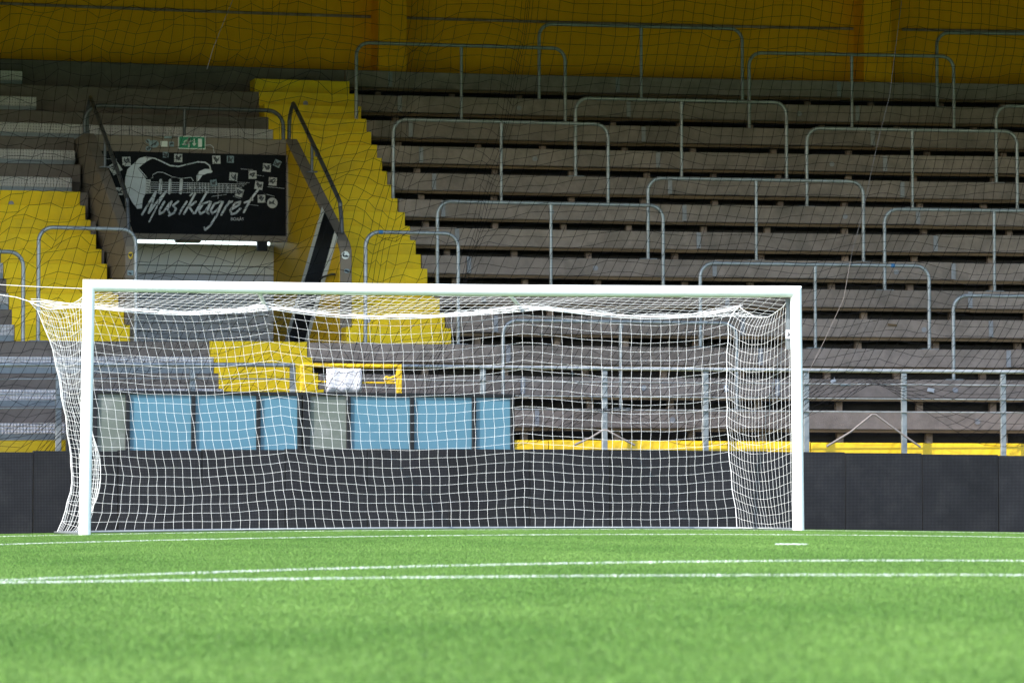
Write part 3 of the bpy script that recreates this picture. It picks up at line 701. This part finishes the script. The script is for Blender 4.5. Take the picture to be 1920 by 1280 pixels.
# ------------------------------------------------------------------ blue screens
SV = 4.35
def spx(px, py=790): return at(px, py, SV, False)[0]
def screen(xs, kinds, label, side=None):
    X0, X1 = spx(xs[0]), spx(xs[-1]); z1_ = 1.565; zb = .35
    o = empty('panel_screen', (X0, SV, zb), label, 'screen', 'blue panelled screens behind the goal')
    m = MB(); m.box(X0-.02, X1+.03, SV-.03, SV+.05, z1_-.035, z1_+.004, seg=False); m.box(X0-.02, X1+.03, SV-.03, SV+.05, zb, zb+.08, seg=False); m.build('frame', M['black'], o, bevel=.004)
    for x in xs:
        X = spx(x); m = MB(); m.box(X-.022, X+.022, SV-.035, SV+.045, zb+.081, z1_-.036, seg=False); m.build('upright', M['black'], o, bevel=.004)
    for a, b, kd in zip(xs, xs[1:], kinds):
        A, B = spx(a)+.024, spx(b)-.024
        m = MB(); m.box(A, B, SV-.004, SV+.012, zb+.082, z1_-.037, seg=False)
        m.build('panel', M[{'b': 'blue', 'g': 'greyglass', 'k': 'black'}[kd]], o)
    return o
screen([128, 178, 239, 362, 484, 561, 571], 'kgbbbk', 'left screen of black, grey and three pale blue panels behind the goal')
screen([577, 653, 772, 888, 960], 'gbbb', 'right screen of one grey and three pale blue panels, its end near the goal centre')

# ------------------------------------------------------------------ LED boards
LEDV = 3.77; BW = .927; n_ord = 0
names = ['first', 'second', 'third', 'fourth', 'fifth', 'sixth', 'seventh', 'eighth', 'ninth', 'tenth', 'eleventh', 'twelfth', 'thirteenth', 'fourteenth']
k0 = -1
for i in range(-2, 15):
    xa = -3.71 + i*BW; xb = xa+BW-.006; g0 = float(ground((xa+xb)/2, LEDV))
    if i < k0: lab = 'black LED advertising board just beyond the left edge of the view'
    elif i <= 12: lab = 'black LED advertising board, %s of the row from the left edge' % names[i-k0]
    else: lab = 'black LED advertising board, %s one beyond the right edge of the view' % names[i-13]
    o = empty('led_board', (xa, LEDV, g0), lab, 'advertising board', 'black LED advertising boards behind the goal')
    m = MB(); zt2 = g0+.90+R.uniform(-.003, .003); m.box(xa, xb, LEDV+.004, LEDV+.09, g0+.0, zt2, seg=False); m.build('cabinet', M['black'], o, bevel=.004)
    m = MB(); m.box(xa+.004, xb-.003, LEDV, LEDV+.003, g0+.02, zt2-.012, seg=False); m.build('led_face', M['led'], o)

# black tarpaulin bundles peeping over the boards
def lump(px0, px1, py, label, seed, v=4.7):
    rr = random.Random(seed); n_ = 16; m = MB(); q0 = at(px0, 850, v, False); q1 = at(px1, 850, v, False); zt2 = at((px0+px1)/2, py, v, False)[2]
    for i in range(n_+1):
        t = i/n_; x = q0[0]+(q1[0]-q0[0])*t; h = (zt2-.6)*(1 - abs(2*t-1)**2.6) * (1+rr.uniform(-.06, .02)) * (.9+.1*math.sin(t*7+seed))
        for j in range(9):
            a = math.pi*j/8; m.v.append((x, v-.22*math.cos(a), .55+h*max(0, math.sin(a))**.7*1.0+.03))
    for i in range(n_):
        for j in range(8): b = i*9+j; m.face((b, b+1, b+10, b+9), True)
    m.face(tuple(range(9))); m.face(tuple(reversed(range(n_*9, n_*9+9))))
    o = m.build('tarpaulin', M['black_cloth']); tag(o, label, 'tarpaulin')
lump(72, 135, 832, 'rounded black tarpaulin bundle against the yellow wall at the left edge of the screens', 2)
lump(990, 1030, 840, 'low black cloth heap just right of the blue screens', 3)
lump(1105, 1160, 839, 'black cloth heap under the left hitched-up point of the safety net', 5)

# ------------------------------------------------------------------ nets
def cords(lines, r, sides=3):
    """lines: list of (n,3) arrays -> vertices and quads of thin tubes"""
    V = []; Fq = []; off = 0
    for P in lines:
        P = np.asarray(P, float); n = len(P)
        T = np.gradient(P, axis=0); T /= np.linalg.norm(T, axis=1)[:, None]+1e-9
        ref = np.array([.13, 1, .07]); U = np.cross(T, ref); U /= np.linalg.norm(U, axis=1)[:, None]+1e-9; Wv = np.cross(T, U)
        a = np.arange(sides)*2*np.pi/sides
        ring = P[:, None] + r*(np.cos(a)[None, :, None]*U[:, None] + np.sin(a)[None, :, None]*Wv[:, None])
        V.append(ring.reshape(-1, 3)); i = np.arange(n-1)[:, None]*sides; k = np.arange(sides)[None]; k2 = (k+1) % sides
        q = np.stack([i+k, i+k2, i+sides+k2, i+sides+k], -1).reshape(-1, 4)+off; Fq.append(q); off += n*sides
    return np.concatenate(V), np.concatenate(Fq)
def cord_obj(name, lines, r, mt, parent=None, sides=4):
    V, Fq = cords(lines, r, sides)
    if parent is not None: V = V - np.array(parent['_o'])
    me = bpy.data.meshes.new(name); me.vertices.add(len(V)); me.vertices.foreach_set('co', V.astype(np.float32).reshape(-1))
    me.loops.add(Fq.size); me.loops.foreach_set('vertex_index', Fq.astype(np.int32).reshape(-1)); me.polygons.add(len(Fq))
    me.polygons.foreach_set('loop_start', np.arange(0, Fq.size, 4, dtype=np.int32)); me.polygons.foreach_set('loop_total', np.full(len(Fq), 4, np.int32))
    me.polygons.foreach_set('use_smooth', np.ones(len(Fq), bool)); me.update(calc_edges=True); me.materials.append(M[mt])
    o = bpy.data.objects.new(name, me); COL.objects.link(o)
    if parent is not None: o.parent = parent
    return o
def grid_lines(G): return [G[i] for i in range(G.shape[0])] + [G[:, j] for j in range(G.shape[1])]

# goal
gz = lambda x, y=0.: float(ground(x, y))
goal = empty('football_goal', (0, 0, gz(0)), 'white full-size football goal with box net standing on the goal line', 'goal')
PR = .06
zl, zr = gz(-3.72)+2.5, gz(3.72)+2.5
for sgn, bx in ((-1, -3.745), (1, 3.735)):
    tx_ = sgn*3.715; zb = gz(bx); zc = zl if sgn < 0 else zr; m = MB()
    m.tube([(bx, 0, zb-.02), (bx*.4+tx_*.6, 0, zb+1.5), (tx_, 0, zc-.10), (tx_, 0, zc)], PR, 32, cap=False)
    for q in range(len(m.v)-32, len(m.v)): x, y, z = m.v[q]; m.v[q] = (x, y, zc+sgn*(x-tx_)*.985)
    m.build('post', M['white_paint'], goal)
m = MB(); n_ = 24
m.tube([(-3.715, 0, zl), (-3.60, 0, zl)] + [(-3.715+7.43*i/n_, 0, zl+(zr-zl)*i/n_ - .014*math.sin(math.pi*i/n_)) for i in range(1, n_)] + [(3.60, 0, zr), (3.715, 0, zr)], PR, 32, cap=False)
for q in list(range(32)) + list(range(len(m.v)-32, len(m.v))):
    x, y, z = m.v[q]; sgn = -1 if x < 0 else 1; zc = zl if x < 0 else zr; m.v[q] = (sgn*3.715+sgn*(z-zc)*.985, y, z)
m.build('crossbar', M['white_paint'], goal)
def zbar(x): return zl+(zr-zl)*(x+3.715)/7.43
GD = 2.0
gb = [(-3.72, .06, gz(-3.72)+.03), (-3.74, 1.0, gz(-3.74, 1)+.03), (-3.74, GD, gz(-3.74, GD)+.03)] + [(-3.74+7.48*i/12, GD, gz(-3.74+7.48*i/12, GD)+.03) for i in range(1, 13)] + [(3.73, 1.0, gz(3.73, 1)+.03), (3.72, .06, gz(3.72)+.03)]
m = MB(); m.tube(gb, .014, 10); m.build('ground_bar', M['galv'], goal)
rn = random.Random(11)
nc, nr = 76, 25
# top edge of the back of the net, hung from four points
TL = at(55, 565, GD, False); P1 = at(490, 571, GD, False); P2 = at(981, 573, GD, False); TR = at(1383, 574, GD, False)
pk = [TL, P1, P2, TR]; pkb = [-3.73, -1.17, 1.32, 3.70]
sizes = [25, 25, 22]
def top_pt(s):      # s in 0..3
    i = min(2, int(s)); t = s-i; a, b = pk[i], pk[i+1]
    sag = (.095, .125, .115)[i]; sk_ = (.62, .47, .60)[i]
    tt = t**(math.log(.5)/math.log(sk_))
    return np.array([a[0]+(b[0]-a[0])*t, GD, a[2]+(b[2]-a[2])*t - sag*math.sin(math.pi*tt)**.9])
ss = np.concatenate([np.linspace(i, i+1, n_, endpoint=False) for i, n_ in enumerate(sizes)] + [[3.0]])
# left rear edge of the net bows with the wind
edge_px = [(565, 55), (582, 69), (613, 84), (643, 95), (669, 103), (711, 111), (753, 118), (790, 125), (850, 132), (890, 136), (921, 132), (961, 122), (997, 107)]
def left_edge(z):
    pts = [(at(px, py, GD, False)[2], at(px, py, GD, False)[0]) for py, px in edge_px]; pts.sort()
    return float(np.interp(z, [p[0] for p in pts], [p[1] for p in pts]))
def right_edge(z):
    pts = [(at(px, py, GD, False)[2], at(px, py, GD, False)[0]) for py, px in ((574, 1383), (600, 1366), (700, 1365), (800, 1368), (900, 1375), (985, 1384))]; pts.sort()
    return float(np.interp(z, [p[0] for p in pts], [p[1] for p in pts]))
G = np.zeros((nr, len(ss), 3))
for ci, s in enumerate(ss):
    T = top_pt(s); i = min(2, int(s)); t = s-i; xb = pkb[i]+(pkb[i+1]-pkb[i])*t; zb = gz(xb, GD)+.035
    for ri in range(nr):
        f = ri/(nr-1); z = T[2]+(zb-T[2])*f
        # the pull of the hanging points is felt all the way down
        pull = .075*(1-f)*0 + (.05*(f if f < .9 else (1-f)*9))*(-math.sin(math.pi*min(1, max(0, t)))+.5)
        e = f**.8; x = T[0]+(xb-T[0])*e
        # bow of the rear edges
        wl = max(0, 1-s/1.2)**1.5; wr = max(0, 1-(3-s)/.35)
        zz = z+pull
        lin = TL[0]+(-3.73-TL[0])*e; x += wl*(left_edge(zz)-lin)
        linr = TR[0]+(3.70-TR[0])*e; x += wr*(right_edge(zz)-linr)
        y = GD + .10*math.sin(f*math.pi)*(.6+.4*math.sin(s*2.1)) - .03*math.sin(s*5+f*3)
        x += .006*math.sin(s*9+ri*1.7); zz += .004*math.sin(s*23+ri*.9)
        G[ri, ci] = (x, y, zz if 0 < ri < nr-1 else z)
lines = grid_lines(G)
# roof of the net, sagging near the rear edge
nrf = 15; RG = np.zeros((nrf, len(ss), 3))
for ci, s in enumerate(ss):
    T = top_pt(s); xf = -3.66+7.32*(ci/(len(ss)-1)); zf = zbar(xf)-.035-.014*math.sin(math.pi*ci/(len(ss)-1))
    for ri in range(nrf):
        f = ri/(nrf-1); RG[ri, ci] = (xf+(T[0]-xf)*f**1.1, .045+(GD-.045)*f, zf+(T[2]-zf)*f - .075*math.sin(math.pi*f**1.4) - .006*math.sin(ci*.5+ri))
# side nets
def side(sgn):
    ns = 21; S = np.zeros((nr, ns, 3))
    for ri in range(nr):
        back = G[ri, 0 if sgn < 0 else -1]; f = ri/(nr-1); xf = sgn*(3.69+.03*f)
        zf = (zbar(sgn*3.7)-.05)*(1-f) + (gz(xf)+.035)*f
        for ci in range(ns):
            t = ci/(ns-1); x = xf+(back[0]-xf)*t; y = .05+(back[1]-.05)*t; z = zf+(back[2]-zf)*t
            w_ = math.sin(math.pi*t)
            if sgn > 0:
                z -= w_*(.17*(1-f)+.10*f*(f < .999)); x += -.05*w_*math.sin(math.pi*f)
                if f > .8 and f < 1: z += w_*(f-.8)*.25
            else:
                z -= w_*(.13*(1-f)+.05*f*(f < .999))
                bl_ = math.exp(-((f-.70)/.26)**2); x += .24*bl_*math.sin(math.pi*min(1, t*1.15))**1.2
                x -= .05*w_*math.sin(math.pi*(1-f))**2
            x += .003*math.sin(ci*2.1+ri*.8); z += .003*math.sin(ci*1.3+ri*2.2)
            S[ri, ci] = (x, y, z)
    return S
SL, SR = side(-1), side(1)
for cols, S_, base in ((range(len(ss)), SR, len(ss)-1), (range(len(ss)), SL, 0)):
    tgt = np.stack([np.interp(np.linspace(0, 1, nrf), np.linspace(0, 1, S_.shape[1]), S_[0, :, k]) for k in range(3)], 1); dlt = tgt - RG[:, base]
    for ci in cols:
        wgt = math.exp(-(abs(ci-base)/3.2)**1.3); RG[:, ci] += dlt*wgt
lines += grid_lines(RG) + grid_lines(SL) + grid_lines(SR)
def refine(P, k=2): return P
cord_obj('net', lines, .0013, 'net_white', goal, 4)
cord_obj('net_edge_rope', [G[0], G[:, 0], G[:, -1], RG[0], SL[0], SR[0], G[1]*.15+G[0]*.85+np.array([0, -.03, -.012])], .0038, 'net_white', goal, 6)
cord_obj('net_edge_bunch', [G[0]+np.array([0, -.05-.05*j, .012*math.sin(j*2.)]) + np.stack([np.zeros(len(ss)), np.zeros(len(ss)), .012*np.sin(np.arange(len(ss))*(.7+.3*j)+j)], 1) for j in range(3)], .0022, 'net_white', goal, 4)
for px0, py0, px1, py1 in ((487, 551, 495, 570), (955, 553, 971, 571)):
    a = at(px0, py0, .06, False); b = at(px1, py1, 1.9, False); m = MB()
    m.v = [(a[0]-.022, a[1], a[2]), (a[0]+.022, a[1], a[2]), (b[0]+.022, b[1], b[2]), (b[0]-.022, b[1], b[2])]; m.v += [(x, y+.012, z+.012) for x, y, z in m.v]
    for f_ in ((0, 1, 2, 3), (7, 6, 5, 4), (0, 4, 5, 1), (1, 5, 6, 2), (2, 6, 7, 3), (3, 7, 4, 0)): m.face(f_)
    m.build('net_strap', M['turf_white'], goal)
# net bracket with a label on the inside of the right post
a = at(1474, 560, .10, False); b = at(1484, 655, .10, False); m = MB(); m.box(a[0], b[0], .09, .11, b[2], a[2], seg=False); m.build('post_rail', M['galv'], goal)
a = at(1473, 618, .085, False); b = at(1485, 635, .085, False); m = MB(); m.box(a[0], b[0], .075, .085, b[2], a[2], seg=False); lbp = m.build('post_label', M['sheet'], goal)
c = at(1479, 627, .07, False); m = MB(); m.stroke([(c[0]-.01, c[2]-.012), (c[0]+.008, c[2]+.002), (c[0]-.004, c[2]+.016)], .071, .012); m.build('label_print', M['sticker_ink'], lbp)
# guy ropes to the left
o = cord_obj('net_guy_rope', [np.array([TL, at(30, 557, 2.4, False), at(-260, 515, 5.2, False)])], .0032, 'net_white'); tag(o, 'white rope pulling the rear left corner of the goal net out to the left', 'rope')
o = cord_obj('guy_line', [np.array([at(158, 541, .05, False), at(80, 538, .8, False), at(-40, 531.5, 2, False), at(-320, 518, 5.2, False)])], .0022, 'net_white'); tag(o, 'thin white line stretched from the left goal post to the left', 'rope')

# ------------------------------------------------------------------ black safety net
NV = 5.02; cell = .122
rn = np.random.default_rng(3)
u = np.arange(-7.6, 16, cell); wz = np.arange(6.75, .95, -cell)
Ug, Zg = np.meshgrid(u, wz)
X = Ug.copy(); Z = Zg.copy()
dep = (7.0 - Z)                                   # metres below the top of the view
X = X - (.10*dep + .024*dep**2*np.clip(dep, 0, 9)/3.)   # the net hangs askew
# smooth slack noise
def smooth_noise(shape, sc, seed):
    g_ = np.random.default_rng(seed); a, b = shape; k = g_.normal(size=(int(a/sc)+4, int(b/sc)+4))
    yi = np.arange(a)/sc; xi = np.arange(b)/sc; y0 = yi.astype(int); x0 = xi.astype(int); fy = (yi-y0)[:, None]; fx = (xi-x0)[None]
    fy = fy*fy*(3-2*fy); fx = fx*fx*(3-2*fx); K = lambda dy, dx: k[y0+dy][:, x0+dx]
    return K(0, 0)*(1-fy)*(1-fx)+K(1, 0)*fy*(1-fx)+K(0, 1)*(1-fy)*fx+K(1, 1)*fy*fx
sh_ = X.shape
leftw = 1/(1+np.exp((X-1.6)/.5))                   # the left part is slack
Z += .05*smooth_noise(sh_, 6, 1) + .035*smooth_noise(sh_, 2.5, 2)*(.35+leftw) + .018*smooth_noise(sh_, 1.0, 3)*(.3+leftw)
X += .03*smooth_noise(sh_, 5, 4) + .02*smooth_noise(sh_, 2, 5)*leftw
Z += leftw*(.16*(X-1.6)*.6)*np.clip(dep/5, .3, 1)
# two gathered folds
def fold(xc, wd, amp, dip):
    global X, Z
    d = X-xc; X = X - amp*d*np.exp(-(d/wd)**2); Z = Z - dip*np.exp(-(d/(wd*.6))**2)*(1+.5*np.sin(Zg*9))
fold(2.35-.13*dep-.022*dep**2, .70, .88, .06)
fold(1.15-.20*dep, .8, .55, .10)
fold(-.55-.25*dep, .35, .4, .03)
# hitched-up points along the lower edge
hooks = [(1133, 806, 62), (1637, 777, 95)]
hk = [at(px, py, NV, False) for px, py, _ in hooks] + [at(600, 705, NV, False), at(745, 647, NV, False), at(2130, 779, NV, False), at(200, 790, NV, False), at(-300, 790, NV, False)]
hwid = [.55, .95, .35, .3, .95, .6, .6]
for (hx, hy, hz), wd in zip(hk, hwid):
    strong = 1.0 if wd > .5 else .7
    below = np.clip((hz + .55*wd - Z), 0, None); inside = np.exp(-((X-hx)/(wd*.9))**2)
    if strong == 1.0: Z = Z + inside*below*.93
    rr = np.sqrt((X-hx)**2+((Z-hz)*1.2)**2); pull = strong*.75*np.exp(-(rr/(wd*.55))**2)
    X = X-(X-hx)*pull; Z = Z-(Z-hz)*pull
Y = NV + .05*smooth_noise(sh_, 7, 8) + .02*smooth_noise(sh_, 2, 9)
NG = np.stack([X, Y, Z], -1)
net = empty('safety_net', (3, NV, 1.0), 'large black safety net hanging in slack folds before the whole stand', 'safety net')
cord_obj('mesh', grid_lines(NG), .0030, 'net_black', net, 3)
ed = []
for (hx, hy, hz), wd in zip([hk[0], hk[1], hk[4]], [.36, .58, .58]):
    m = [np.array([(hx-wd, hy-.02, 1.02), (hx-wd*.5, hy-.03, 1.02+(hz-1.02)*.45), (hx-.02, hy-.02, hz)]), np.array([(hx+.02, hy-.02, hz), (hx+wd*.5, hy-.03, 1.02+(hz-1.02)*.50), (hx+wd, hy-.02, 1.02)])]
    ed += m + [q+np.array([0, .02, .012]) for q in m]
for i in range(3): cord_obj('hem_rope', [np.concatenate([ed[4*i], ed[4*i+1]])], .012, 'rope_grey', net, 6)
q = [at(px, py, NV-.03, False) for px, py in ((1695, -30), (1683, 60), (1668, 180), (1645, 270), (1632, 330), (1618, 400), (1598, 470), (1582, 560), (1545, 640), (1515, 700))]
cord_obj('lacing_rope', [np.array(q)], .003, 'rope_grey', net, 4)
q = [at(px, py, NV-.03, False) for px, py in ((445, -20), (420, 40), (400, 90), (388, 130))]
cord_obj('lacing_rope', [np.array(q)], .0028, 'rope_grey', net, 4)

# ------------------------------------------------------------------ litter on the rows
def litter(px, py, v, w_, h_, label, mt, ang=0):
    q = at(px, py, v); y = bend((q[0], v, q[2]))[1]
    m = MB(); c, s = math.cos(ang), math.sin(ang)
    pts = [(-.5, -.5), (.1, -.42), (.5, -.5), (.42, .1), (.5, .5), (0, .4), (-.5, .45)]
    m.plate([(q[0]+(a*w_*c-b*h_*s), q[2]+(a*w_*s+b*h_*c)) for a, b in pts], y-.012, .006)
    o = m.build('paper_scrap', M[mt]); tag(o, label, 'litter')
litter(1562, 714, rv(1)-.018, .07, .06, 'torn white paper scrap on the second row right of the goal', 'sheet', .5)
litter(1585, 721, rv(1)-.018, .13, .025, 'long pale strip stuck to the second row beside a torn scrap', 'sticker_blue', .1)
litter(1745, 731, rv(1)-.018, .09, .05, 'rounded pale paper scrap on the second row far right', 'sheet', -.2)
litter(1361, 728, rv(1)-.018, .05, .09, 'pale scrap on the second row seen through the net by the right post', 'sheet', .1)
litter(1673, 609, rv(3)-.018, .13, .03, 'brown smear of tape on the fourth row right of the goal', 'wood', -.1)

for o in bpy.data.objects:
    if o.get('_o') is not None: del o['_o']
